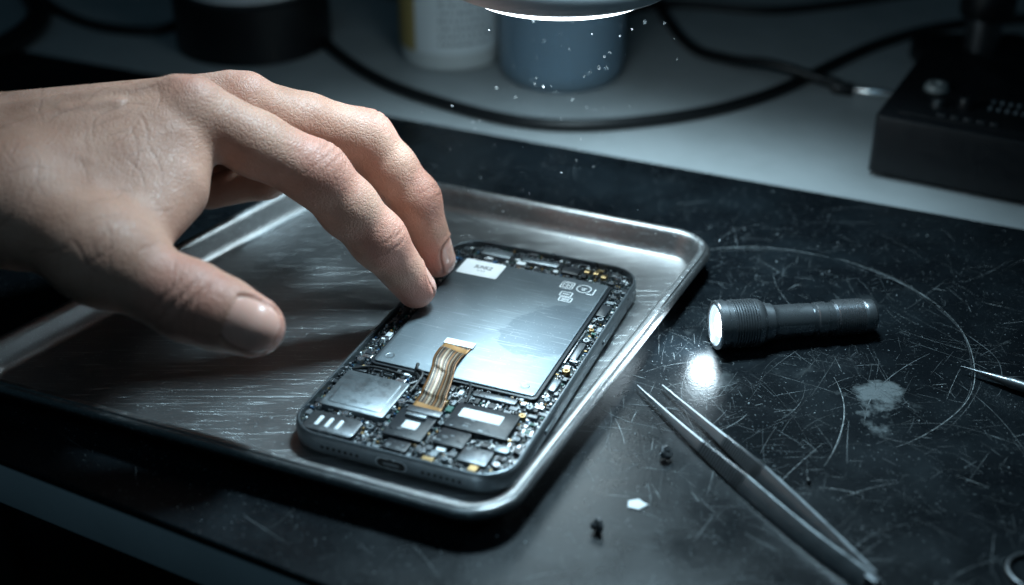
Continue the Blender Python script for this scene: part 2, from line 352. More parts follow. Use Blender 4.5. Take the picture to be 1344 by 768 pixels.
P_=[frame_mark(1.45,4.72,.5,.5),frame_mark(1.45,4.72,.34,.32,.035,.05),bar(1.45,4.72,.2,.05),bar(1.45,4.72,.05,.2),
    frame_mark(2.1,4.68,.56,.56,.04,.27),bar(2.1,4.72,.22,.05),bar(2.1,4.6,.14,.05),bar(2.52,4.58,.05,.42),bar(2.4,4.38,.26,.05),
    frame_mark(1.62,4.1,.46,.34,.04,.06),bar(1.62,4.1,.26,.05),frame_mark(1.72,3.74,.5,.32,.04,.06),bar(1.72,3.78,.3,.04),bar(1.72,3.7,.3,.04)]
V,F,FM=merge(P_); mk('printed_symbol',V,F,M_mark,BAT,smooth=False)
for cx,cy in [(-2.45,-1.9),(2.4,-1.9)]:
    V,F=lathe([(.17,.7705),(.17,.776),(.13,.777),(.12,.7705)],24,cap0=False,cap1=False); mk('pressed_ring',[(a+cx,b+cy,c) for a,b,c in V],F,M_silver,BAT)

mods=[]
def module(name,w,l,cx,cy,z1,m,r=.08,z0=.55,b=.025,parent=None):
    V,F=slab(w,l,z0,z1,cx,cy,r,b); mods.append((cx-w/2-.03,cx+w/2+.03,cy-l/2-.03,cy+l/2+.03))
    return mk(name,V,F,m,parent or PH)
mods.append((-3.0,3.0,-2.45,5.4))
sm=module('shield_can',2.25,2.05,-2.2,-4.2,.78,M_silver)
V,F=slab(1.85,1.65,.78,.795,-2.2,-4.2,.1,.01); mk('shield_plate',V,F,M_silver,sm)
cm=module('connector_block',1.75,.95,-2.4,-6.0,.74,M_dsteel,.2)
for i in range(3):
    V,F=slab(.13,.5,.74,.76,-2.85+.35*i,-6.02,.05,.005); mk('contact_bar',V,F,M_white,cm)
c1=module('chip_module',1.3,1.45,-.12,-5.15,.76,M_chip)
V,F=slab(.5,.4,.76,.768,-.1,-5.2,.03,.003); mk('label_sticker',V,F,M_white,c1)
c2=module('chip_module',2.1,1.35,1.85,-4.15,.77,M_chip)
V,F=slab(1.4,.48,.77,.778,1.75,-3.98,.04,.003); mk('label_sticker',V,F,M_white,c2)
c3=module('chip_module',1.0,.8,1.35,-5.3,.75,M_chip)
c4=module('shield_can',.95,.75,2.35,-5.85,.74,M_dsteel)
module('shield_can',.5,.35,2.95,-5.2,.72,M_silver)
module('chip_module',.8,.5,-.1,-6.2,.7,M_chip)
module('chip_module',.5,.35,-3.05,-2.85,.7,M_chip)
module('chip_module',1.3,.32,-.35,-2.75,.68,M_chip)
module('chip_module',1.5,.3,1.7,-2.75,.7,M_dsteel)
module('earpiece',1.5,.32,-.1,6.05,.74,M_silver,.15)
module('shield_can',1.2,.5,-1.9,6.1,.74,M_silver)
module('chip_module',.7,.5,1.15,5.95,.7,M_chip)
for x,y in [(1.75,6.1),(2.1,6.1),(2.45,5.95)]: module('gold_connector',.22,.24,x,y,.72,M_gold,.03)
module('chip_module',.36,.8,3.22,3.6,.72,M_chip,.05)
module('shield_can',.24,1.1,3.25,.8,.7,M_dsteel,.08)
module('shield_can',.26,.7,3.22,-1.4,.72,M_silver,.08)
module('side_bracket',.12,1.4,-3.3,1.4,.72,M_dsteel,.05)
module('side_bracket',.07,2.2,3.08,1.0,.74,M_steel,.03)

def screw_geo(r,h):
    return lathe([(r,0),(r,h*.7),(r*.85,h),(r*.45,h),(r*.4,h*.45)],14)
def screw(x,y,z=.62,r=.13,m=M_steel):
    V,F=screw_geo(r,.14); mods.append((x-r,x+r,y-r,y+r))
    o=mk('screw',V,F,m,PH,loc=(x,y,z)); return o
for x,y in [(-3.3,-2.4),(-.9,-3.15),(.5,-3.15),(2.95,-2.9),(3.2,-4.6),(-3.3,-5.25),(-1.25,-5.7),(-1.1,-6.35),(.75,-6.2),(3.1,-6.0),(1.55,-6.3),(3.25,2.2),(3.3,-.5),(3.25,5.0),(3.0,6.0),(-3.1,6.0),(-.95,6.35),(.85,6.4),(-3.3,4.5),(-3.3,-1.2),(-2.3,-5.35),(.7,-4.7),(-.95,-4.1),(2.9,-3.4),(3.3,-2.3),(3.3,3.0),(-3.3,3.0),(-3.3,.2),(3.3,1.5)]:
    screw(x,y,.6,random.choice([.10,.12,.14]),random.choice([M_steel,M_silver,M_gold] if random.random()<.2 else [M_steel,M_steel,M_silver]))
cm_mats=[M_chip,M_dsteel,M_silver,M_white,M_gold,M_green,M_bluep,M_brass,M_steel]
wts=[36,15,15,8,3,4,3,1.5,15]
comp=[]
def fits(x,y,hw,hl):
    if abs(x)+hw>3.59 or abs(y)+hl>6.64: return False
    dx=abs(x)+hw-2.55; dy=abs(y)+hl-5.6
    if dx>0 and dy>0 and math.hypot(dx,dy)>1.01: return False
    for a,b,c,d in mods:
        if x+hw>a and x-hw<b and y+hl>c and y-hl<d: return False
    return True
placed=[]
tries=0
while tries<30000:
    tries+=1
    big=tries<2200
    w=random.uniform(.12,.38) if big else random.uniform(.04,.12); l=random.uniform(.1,.3) if big else random.uniform(.04,.11)
    x=random.uniform(-3.58,3.58); y=random.uniform(-6.63,6.63)
    if not fits(x,y,w/2,l/2): continue
    ok=True
    for a,b,c,d in placed:
        if abs(x-a)<(w+c)/2+.012 and abs(y-b)<(l+d)/2+.012: ok=False;break
    if not ok: continue
    placed.append((x,y,w,l))
    h=random.uniform(.06,.18) if big else random.uniform(.04,.13)
    mi=random.choices(range(9),wts)[0]
    if not big and random.random()<.14:
        V,F=lathe([(w/2,.55),(w/2,.55+h),(w*.3,.55+h)],8); V=[(a+x,b+y,c) for a,b,c in V]
    else:
        V,F=loft([[(x+i*w/2*k,y+j*l/2*k,z) for i,j in [(-1,-1),(1,-1),(1,1),(-1,1)]] for k,z in [(1,.55),(1,.55+h-.01),(.88,.55+h)]])
    comp.append((V,F,mi))
    if w>l and mi in (0,5,7) :
        for sgn in (-1,1):
            V,F=loft([[(x+sgn*w*.42+i*w*.10,y+j*l*.53,z) for i,j in [(-1,-1),(1,-1),(1,1),(-1,1)]] for z in (.55,.56+h*.9)]); comp.append((V,F,8))
for (cx,cy,w,l,z) in [(-2.2,-4.2,2.25,2.05,.78),(1.85,-4.15,2.1,1.35,.77),(-.12,-5.15,1.3,1.45,.76),(1.35,-5.3,1.0,.8,.75)]:
    for k in range(int((w+l)*5)):
        t=random.choice([-1,1]); 
        if random.random()<w/(w+l): x=cx+random.uniform(-w/2,w/2); y=cy+t*(l/2+.02)
        else: x=cx+t*(w/2+.02); y=cy+random.uniform(-l/2,l/2)
        s_=random.uniform(.02,.045); V,F=loft([[(x+i*s_*q_,y+j*s_*q_,z_) for i,j in [(-1,-1),(1,-1),(1,1),(-1,1)]] for q_,z_ in ((1,.55),(1,.6+random.uniform(0,.1)))]); comp.append((V,F,random.choice([8,2,3,4])))
# small printed pads and seams on top of the dark modules
for (cx,cy,w,l,z) in [(1.85,-4.4,1.9,.7,.7705),(-.12,-5.6,1.1,.4,.7605),(1.35,-5.3,.8,.6,.7505),(-.1,-6.2,.6,.35,.7005),(2.35,-5.85,.75,.55,.7405)]:
    for k in range(9):
        x=cx+random.uniform(-w/2,w/2); y=cy+random.uniform(-l/2,l/2); a_=random.uniform(.02,.12); b_=random.uniform(.01,.03)
        V,F=loft([[(x+i*a_,y+j*b_,z_) for i,j in [(-1,-1),(1,-1),(1,1),(-1,1)]] for z_ in (z-.005,z+.006)]); comp.append((V,F,random.choice([1,1,2,0])))
V,F,FM=merge(comp)
mk('circuit_component',V,F,cm_mats,PH,fm=FM,smooth=False,kind='stuff')

def flex_material():
    m=pm('flex_ribbon',(.45,.25,.08),.38,.35,coat=.1)
    nt=m.node_tree; p=nt.nodes['Principled BSDF']; uv=nd(nt,'ShaderNodeUVMap'); sx=nd(nt,'ShaderNodeSeparateXYZ'); L(nt,uv.outputs[0],sx.inputs[0])
    cr=nd(nt,'ShaderNodeValToRGB'); cr.color_ramp.interpolation='CONSTANT'; e=cr.color_ramp.elements
    dk=(.018,.013,.011,1); br=(.11,.06,.03,1); pl=(.26,.20,.14,1); og=(.17,.075,.025,1)
    e[0].position=0; e[0].color=og; e[1].position=.08; e[1].color=dk
    for pos,c in [(.13,pl),(.16,dk),(.23,br),(.3,dk),(.33,pl),(.40,br),(.45,dk),(.5,pl),(.53,dk),(.58,og),(.66,dk),(.7,pl),(.75,br),(.81,dk),(.87,pl),(.9,dk),(.94,og)]:
        q=e.new(pos); q.color=c
    L(nt,sx.outputs[0],cr.inputs[0])
    c2=nd(nt,'ShaderNodeValToRGB'); c2.color_ramp.interpolation='CONSTANT'; e=c2.color_ramp.elements
    e[0].position=0; e[0].color=(0,0,0,1); e[1].position=.05; e[1].color=(1,1,1,1); q=e.new(.14); q.color=(0,0,0,1); q=e.new(.94); q.color=(1,1,1,1)
    L(nt,sx.outputs[1],c2.inputs[0])
    mx=nd(nt,'ShaderNodeMix',data_type='RGBA'); mx.inputs[7].default_value=(.30,.155,.055,1); L(nt,cr.outputs[0],mx.inputs[6]); L(nt,c2.outputs[0],mx.inputs[0])
    L(nt,mx.outputs[2],p.inputs['Base Color'])
    return m
path=spline([(-.56,-.5,.80),(-.56,-.85,.81),(-.54,-1.15,.90),(-.48,-1.75,.95),(-.36,-2.2,.93),(-.26,-2.45,.98),(-.15,-3.0,.90),(-.06,-3.5,.89),(-.02,-3.75,.80),(.02,-4.4,.785)],6)
V=[];F=[]
nW=12;n=len(path)
for i,pp in enumerate(path):
    t_=i/(n-1); wv=1.02-.16*math.sin(math.pi*t_)
    for j in range(nW+1):
        x=pp[0]+(j/nW-.5)*wv; V.append((x,pp[1]+(-.12*(j/nW-.5)),pp[2]+.06*math.sin(j/nW*math.pi*1.7+.3+t_*2)*math.sin(t_*math.pi)))
for i in range(n-1):
    for j in range(nW):
        a=i*(nW+1)+j; F.append((a+1,a,a+nW+1,a+nW+2)[::-1])
fx=mk('ribbon_cable',V,F,flex_material(),PH)
me=fx.data; uvl=me.uv_layers.new(name='UVMap')
for lp in me.loops:
    vi=lp.vertex_index; uvl.data[lp.index].uv=((vi%(nW+1))/nW,(vi//(nW+1))/(n-1))
so=fx.modifiers.new('Solidify','SOLIDIFY'); so.thickness=.0002
V,F=slab(1.08,.34,.785,.84,-.56,-.42,.03,.01); mk('cable_connector',V,F,M_white,fx)
V,F=slab(1.15,.3,.76,.84,.02,-4.45,.03,.01); mk('cable_connector',V,F,M_dsteel,fx)
V,F=slab(.7,.16,.76,.86,-.12,-4.75,.03,.01); mk('cable_connector',V,F,M_silver,fx)
for pts,wd in [([(-1.2,-2.5,.74),(-.9,-2.9,.8),(-.9,-3.6,.76)],.05),([(.7,-2.5,.76),(.9,-2.9,.82),(1.0,-3.5,.78)],.05),([(-3.3,-3.0,.7),(-2.6,-2.75,.78),(-1.6,-2.75,.74)],.05)]:
    V,F=tube(pts,wd,8,6); mk('wire',V,F,M_rubber,PH)
V,F=tube([(-1.35,-2.05,.78),(-1.25,-2.35,.79),(-.98,-2.5,.8),(-.9,-2.9,.78),(-1.1,-3.2,.76)],.06,8,6); mk('wire',V,F,M_rubber,PH)
holes=[-2.35+.2*i for i in range(7)]+[1.05+.2*i for i in range(7)]
for x in holes:
    V,F=lathe([(.06,0),(.06,.02)],12); o=mk('speaker_hole',V,F,M_hole,PH,loc=(x,-6.79,.4),rot=(math.pi/2,0,0))
V,F=rp_loft(rect(1.05,.38),.19,[(0,0),(0,.012)],6); pr_=mk('port_surround',V,F,M_steel,PH,loc=(0,-6.79,.4),rot=(math.pi/2,0,0))
V,F=rp_loft(rect(.95,.30),.15,[(0,0),(0,.02)],6); pt=mk('charging_port',V,F,M_hole,PH,loc=(0,-6.79,.4),rot=(math.pi/2,0,0))
V,F=rp_loft(rect(.55,.1),.05,[(0,0),(0,.01)],4); mk('port_tongue',V,F,M_dsteel,pt,loc=(0,0,.022))
for y,l in [(2.6,1.3),(-3.2,.9)]:
    V,F=rp_loft(rect(l,.2),.1,[(0,0),(0,.04),(.02,.06)],5); mk('side_button',V,F,M_frame,PH,loc=(3.74,y,.42),rot=(math.pi/2,0,math.pi/2))
for x,y in [(3.74,4.8),(3.74,-5.1)]:
    V,F=slab(.03,.12,.18,.68,x-.006,y,.01,.005); mk('antenna_line',V,F,M_chip,PH)

# ------------------------------------------------------------ hand (signed distance surface)
def cone(P,a,b,ra,rb):
    a=np.array(a,np.float32); b=np.array(b,np.float32); ba=b-a
    q=P-a; t=np.clip((q@ba)/float(ba@ba),0,1)
    d=q-t[:,None]*ba
    return np.sqrt((d*d).sum(1))-(ra+(rb-ra)*t)
def smin(a,b,k):
    h=np.maximum(k-np.abs(a-b),0)/k
    return np.minimum(a,b)-h*h*k*.25
J={
 'iM':(-10.1,39.75,8.65),'iP':(-6.43,40.0,6.45),'iD':(-4.55,40.3,3.85),'iT':(-3.38,40.75,1.66),
 'mM':(-8.9,42.1,7.9),'mP':(-5.18,43.4,6.2),'mD':(-3.47,43.15,3.95),'mT':(-2.74,42.9,1.66),
 'rM':(-9.4,44.0,7.1),'rP':(-6.9,44.9,5.5),'rD':(-9.2,45.3,3.8),'rT':(-11.3,45.0,3.3),
 'pM':(-10.4,45.7,6.1),'pP':(-8.6,46.5,4.9),'pD':(-9.9,46.7,3.6),'pT':(-11.9,46.4,3.6),
 'tC':(-15.0,36.1,7.3),'tM':(-12.0,34.35,6.45),'tI':(-9.45,33.8,5.25),'tT':(-7.6,33.6,4.5)}
J={k:np.array(v,np.float32) for k,v in J.items()}
def finger(P,M,PP,D,T,r):
    m,p,d,t=J[M],J[PP],J[D],J[T]
    mid1=(m+p)/2; mid2=(p+d)/2
    s=cone(P,m,mid1,r[0],r[1]*1.0)
    s=smin(s,cone(P,mid1,p,r[1]*1.0,r[1]*.99),.3)
    s=smin(s,cone(P,p,mid2,r[1]*.98,(r[1]+r[2])*.5),.4)
    s=smin(s,cone(P,mid2,d,(r[1]+r[2])*.5,r[2]*.98),.3)
    s=smin(s,cone(P,d,t,r[2]*.98,r[3]),.4)
    return s
def sdf(P):
    P=P.astype(np.float32)
    s=cone(P,(-18,37.6,7.5),J['iM']+np.array([-.5,0,-.15],np.float32),1.6,1.15)
    s=smin(s,cone(P,(-18.3,38.9,7.6),J['mM']+np.array([-.4,0,-.1],np.float32),1.6,1.12),.8)
    s=smin(s,cone(P,(-18.3,40.1,7.2),J['rM'],1.5,1.05),.8)
    s=smin(s,cone(P,(-18,41.0,6.7),J['pM'],1.3,.95),.8)
    s=smin(s,cone(P,(-16,40.6,6.2),(-11.3,44.2,5.7),1.5,1.0),1.0)
    s=smin(s,cone(P,(-16,38.8,6.6),(-10.8,42.2,6.9),1.5,1.0),1.0)
    s=smin(s,cone(P,(-17.8,37.0,7.0),J['tC'],1.8,1.65),1.0)
    s=smin(s,cone(P,J['tC'],J['tM'],1.6,1.25),.9)
    s=smin(s,cone(P,(-15.3,36.4,7.2),(-12.1,37.6,7.7),1.5,.9),1.2)
    s=smin(s,cone(P,(-14.2,37.6,7.3),(-11.0,39.0,7.9),1.4,1.1),1.0)
    s=smin(s,cone(P,(-12.6,35.6,6.7),(-10.8,38.6,7.5),1.15,1.15),1.1)
    s=smin(s,cone(P,(-11.4,34.9,6.4),(-10.4,37.4,7.0),.9,.95),.9)
    s=smin(s,cone(P,(-18.5,38.0,7.3),(-33,39.3,7.4),2.0,2.7),1.6)
    s=smin(s,cone(P,(-18.5,40.0,7.1),(-33,42.2,7.2),1.85,2.7),1.6)
    s=smin(s,cone(P,(-20.2,41.2,7.9),(-20.0,41.25,7.9),.95,.95),1.2)
    for k,r in (('iM',.62),('mM',.6),('rM',.55)):
        c=J[k]+np.array([.05,-.05,.58],np.float32); s=smin(s,cone(P,c,c+np.array([.05,0,0],np.float32),r,r),.7)
    for a,b in (((-17,38.4,9.05),J['iM']+np.array([-.6,.05,1.02],np.float32)),((-17.2,39.4,9.2),J['mM']+np.array([-.6,0,1.05],np.float32)),((-17.2,40.3,8.65),J['rM']+np.array([-.6,0,1.0],np.float32))):
        s=smin(s,cone(P,a,b,.18,.22),.45)
    for pl in (((-17,37.2,8.8),(-15.2,37.6,8.97),(-13.8,38.5,9.25),(-12.2,38.8,9.42)),((-15.2,37.6,8.97),(-14,36.6,8.6),(-12.6,36.6,8.35))):
        for a,b in zip(pl[:-1],pl[1:]): s=smin(s,cone(P,a,b,.11,.11),.3)
    t=cone(P,J['tM'],J['tI'],1.27,1.09)
    t=smin(t,cone(P,J['tM'],J['tM']+np.array([.1,0,0],np.float32),1.33,1.33),.5)
    t=smin(t,cone(P,J['tI'],J['tI']+np.array([.05,0,0],np.float32),1.13,1.13),.5)
    mid=(J['tI']+J['tT'])/2
    t=smin(t,cone(P,J['tI'],mid,1.04,1.07),.3)
    t=smin(t,cone(P,mid,J['tT'],1.07,.9),.3)
    fs=finger(P,'iM','iP','iD','iT',(1.12,1.05,.95,.71))
    fs=np.minimum(fs,finger(P,'mM','mP','mD','mT',(1.05,1.01,.90,.69)))
    fs=np.minimum(fs,finger(P,'rM','rP','rD','rT',(1.0,.92,.78,.62)))
    fs=np.minimum(fs,finger(P,'pM','pP','pD','pT',(.9,.8,.66,.55)))
    s=smin(s,t,.7)
    s=smin(s,fs,.35)
    return s
h=.095
lo=np.array([-28,31.5,.6]); hi=np.array([-1.4,49.2,11.2])
dim=np.ceil((hi-lo)/h).astype(int)+1
gx=[lo[i]+np.arange(dim[i])*h for i in range(3)]
Sg=np.empty(dim,np.float32)
YZ=np.stack(np.meshgrid(gx[1],gx[2],indexing='ij'),-1).reshape(-1,2).astype(np.float32)
CH=20
for i0 in range(0,dim[0],CH):
    xs=gx[0][i0:i0+CH]
    Pq=np.empty((len(xs),len(YZ),3),np.float32); Pq[:,:,0]=xs[:,None]; Pq[:,:,1:]=YZ[None]
    Sg[i0:i0+len(xs)]=sdf(Pq.reshape(-1,3)).reshape(len(xs),dim[1],dim[2])
Sg[0]=np.abs(Sg[0])+.01
ins=Sg<0
cnt=np.zeros(dim-1,np.int8)
for a in (0,1):
    for b in (0,1):
        for c in (0,1): cnt+=ins[a:dim[0]-1+a,b:dim[1]-1+b,c:dim[2]-1+c]
act=(cnt>0)&(cnt<8)
I=np.argwhere(act); idx=-np.ones(dim-1,np.int64); idx[act]=np.arange(len(I))
pos=np.zeros((len(I),3)); nc=np.zeros(len(I))
cor=[(a,b,c) for a in (0,1) for b in (0,1) for c in (0,1)]
for a in cor:
    for b in cor:
        if sum(b)-sum(a)==1 and sum(abs(x-y) for x,y in zip(a,b))==1:
            A=np.array(a);B=np.array(b)
            va=Sg[tuple((I+A).T)]; vb=Sg[tuple((I+B).T)]; m=(va<0)!=(vb<0)
            t=np.where(m,va/np.where(m,va-vb,1),0)
            pos+=np.where(m[:,None],A+t[:,None]*(B-A),0); nc+=m
HV=lo+(I+pos/nc[:,None])*h
faces=[]
for d in range(3):
    u=(d+1)%3; v=(d+2)%3
    sl=[slice(None)]*3; sl2=[slice(None)]*3; sl[d]=slice(0,dim[d]-1); sl2[d]=slice(1,dim[d])
    A=ins[tuple(sl)]; B=ins[tuple(sl2)]
    E=np.argwhere(A!=B); E=E[(E[:,u]>=1)&(E[:,v]>=1)&(E[:,u]<dim[u]-1)&(E[:,v]<dim[v]-1)]
    eu=np.zeros(3,int);eu[u]=1; ev=np.zeros(3,int); ev[v]=1
    q=np.stack([idx[tuple(E.T)],idx[tuple((E-eu).T)],idx[tuple((E-eu-ev).T)],idx[tuple((E-ev).T)]],1)
    fl=A[tuple(E.T)]
    q[~fl]=q[~fl][:,::-1]
    faces.append(q)
HF=np.concatenate(faces)
def grad(P,e=.03):
    g=np.stack([sdf(P+np.eye(3)[k]*e)-sdf(P-np.eye(3)[k]*e) for k in range(3)],1)/(2*e); return g
keep=HV[:,0]<lo[0]+.3
for it in range(2):
    g=grad(HV); sv=sdf(HV); st_=g*(sv/np.maximum((g*g).sum(1),.2))[:,None]*.9; st_[keep]=0; HV=HV-st_
me=bpy.data.meshes.new('h0'); me.from_pydata((HV).tolist(),[],HF.tolist()); o=bpy.data.objects.new('h0',me); COL.objects.link(o)
sb=o.modifiers.new('s','SUBSURF'); sb.levels=1; sb.render_levels=1
dg=bpy.context.evaluated_depsgraph_get(); me2=bpy.data.meshes.new_from_object(o.evaluated_get(dg)); bpy.data.objects.remove(o)
N=len(me2.vertices); P=np.empty(N*3); me2.vertices.foreach_get('co',P); P=P.reshape(-1,3)
Nr=np.empty(N*3); me2.vertices.foreach_get('normal',Nr); Nr=Nr.reshape(-1,3)
g=grad(P); 
if (np.sum(Nr*g,1)).mean()<0:
    me2.flip_normals()
gn=g/np.linalg.norm(g,axis=1)[:,None]
disp=np.zeros(N); nail=np.zeros(N); red=np.zeros(N); crease=np.zeros(N)
def unit(v): return v/np.linalg.norm(v)
def sstep(x,a,b): t=np.clip((x-a)/(b-a),0,1); return t*t*(3-2*t)
def wrinkle(j,prev,nxt,R,offs,dn=None,amp=.035):
    j,prev,nxt=[np.array(x,float) for x in (j,prev,nxt)]
    d1=unit(j-prev); d2=unit(nxt-j); ax=unit(d1+d2)
    do=unit(d1-d2) if dn is None else unit(np.array(dn)-ax*(np.array(dn)@ax)); sd=np.cross(ax,do)
    q=P-j; a=q@ax; b=q@sd; hh=q@do; dist=np.linalg.norm(q,axis=1)
    w=sstep(hh/R,.1,.6)*sstep(-dist,-2.0*R,-1.1*R)
    global disp,red,crease
    for k,o_ in enumerate(offs):
        aa=a-o_*(1+.35*(b/R)**2)-.03*np.sin(b*6+k*2.1)-.012*np.sin(b*17+k*4.7)
        m=(.6+.4*np.sin(b*5+k*1.7))
        c_=np.exp(-(aa/.036)**2)*w*m*np.exp(-(b/(.8*R))**2)
        disp-=amp*c_; crease=np.maximum(crease,c_)
    red=np.maximum(red,.6*w)
wrinkle(J['iP'],J['iM'],J['iD'],1.03,[-.62,-.5,-.4,-.3,-.21,-.12,-.03,.06,.15,.25,.36,.48],amp=.034)
wrinkle(J['mP'],J['mM'],J['mD'],1.0,[-.55,-.42,-.31,-.2,-.1,0,.1,.2,.31,.44],amp=.034)
wrinkle(J['iD'],J['iP'],J['iT'],.9,[-.25,-.12,-.02,.09,.2],amp=.028)
wrinkle(J['mD'],J['mP'],J['mT'],.88,[-.25,-.12,-.02,.09,.2],amp=.028)
cam=np.array([0,0,25.3])
tn=unit(unit(cam-J['tT'])+np.array([.12,-.08,.0]))
wrinkle(J['tI'],J['tM'],J['tT'],1.09,[-.62,-.5,-.38,-.27,-.17,-.07,.03,.13,.23,.34,.48],dn=tn,amp=.04)
def fold(p0,p1,wd,amp,wob=.08):
    global disp,crease
    p0=np.array(p0,float);p1=np.array(p1,float); L_=np.linalg.norm(p1-p0); d=(p1-p0)/L_
    q=P-p0; t=q@d; perp=q-t[:,None]*d; n_=np.cross(d,gn); n_/=np.maximum(np.linalg.norm(n_,axis=1),1e-6)[:,None]
    off=(perp*n_).sum(1)+wob*np.sin(t*4+p0[0]); dist=np.linalg.norm(perp,axis=1)
    c_=np.exp(-(off/wd)**2)*sstep(t,0,.3*L_)*sstep(-t,-L_,-.7*L_)*(dist<.8)
    disp-=amp*c_; crease=np.maximum(crease,c_*.6)
rs=np.random.RandomState(3)
surf=P[(P[:,0]>-18)&(P[:,0]<-10.2)&(P[:,2]>7)]
for i in range(80):
    c_=surf[rs.randint(len(surf))]; a_=rs.choice([rs.normal(1.9,.3),rs.normal(.9,.35)])
    dv=np.array([math.cos(a_),math.sin(a_),rs.normal(0,.25)])*rs.uniform(.3,1.0)
    fold(c_-dv,c_+dv,.035,rs.uniform(.008,.018))
for k in ('iM','mM','rM'):
    q=np.linalg.norm(P-(J[k]+np.array([0,0,.9])),axis=1); red=np.maximum(red,.5*sstep(-q,-1.2,-.2))
def donail(c,ax,n,wb,la,R):
    ax=unit(ax); n=unit(n-ax*(n@ax)); sd=np.cross(ax,n)
    q=P-c; a=q@ax; b=q@sd; hh=q@n
    front=(hh>0.1)&(np.linalg.norm(q,axis=1)<1.3)
    e=(np.abs(b/wb)**3+np.abs(a/la)**3)**(1/3)
    m=sstep(-e,-1.0,-.93)*front
    groove=np.exp(-((e-1.05)/.06)**2)*front*(a<la*.85)
    rim=np.exp(-((e-1.22)/.10)**2)*front*(a<la*.6)
    global disp,nail,crease
    lift=np.where(a>0,.03*a/la,.0)-.01
    disp=disp*(1-m)+m*lift-groove*.06+rim*.03
    crease=np.maximum(crease*(1-m),groove*1.0)
    nail=np.maximum(nail,m*np.where(a>la*.80,.85,1.0)*(.8+.2*sstep(a,-la,-la*.5)))
donail(J['tT']-unit(J['tT']-J['tI'])*.06,J['tT']-J['tI'],tn,.74,.80,.9)
ax=unit(J['mT']-J['mD']); donail(J['mT']-ax*.05,ax,np.array([.85,-.25,.25]),.52,.6,.7)
ax=unit(J['iT']-J['iD']); donail(J['iT']-ax*.05,ax,np.array([.85,.45,.2]),.52,.6,.7)
for T in ('iT','mT','tT'):
    q=np.linalg.norm(P-J[T],axis=1); red=np.maximum(red,.9*sstep(-q,-1.5,-.6))
disp+=.012*np.sin(P[:,0]*2.3+1)*np.sin(P[:,1]*2.1)*np.sin(P[:,2]*2.7)
P=P+gn*disp[:,None]
org=np.array([-12,40,0.0])
me2.vertices.foreach_set('co',((P-org)*S).ravel())
for nm,ar_ in (('nail',nail),('red',red),('crease',crease)):
    at=me2.attributes.new(nm,'FLOAT','POINT'); at.data.foreach_set('value',ar_.astype(np.float32))
me2.polygons.foreach_set('use_smooth',[True]*len(me2.polygons))
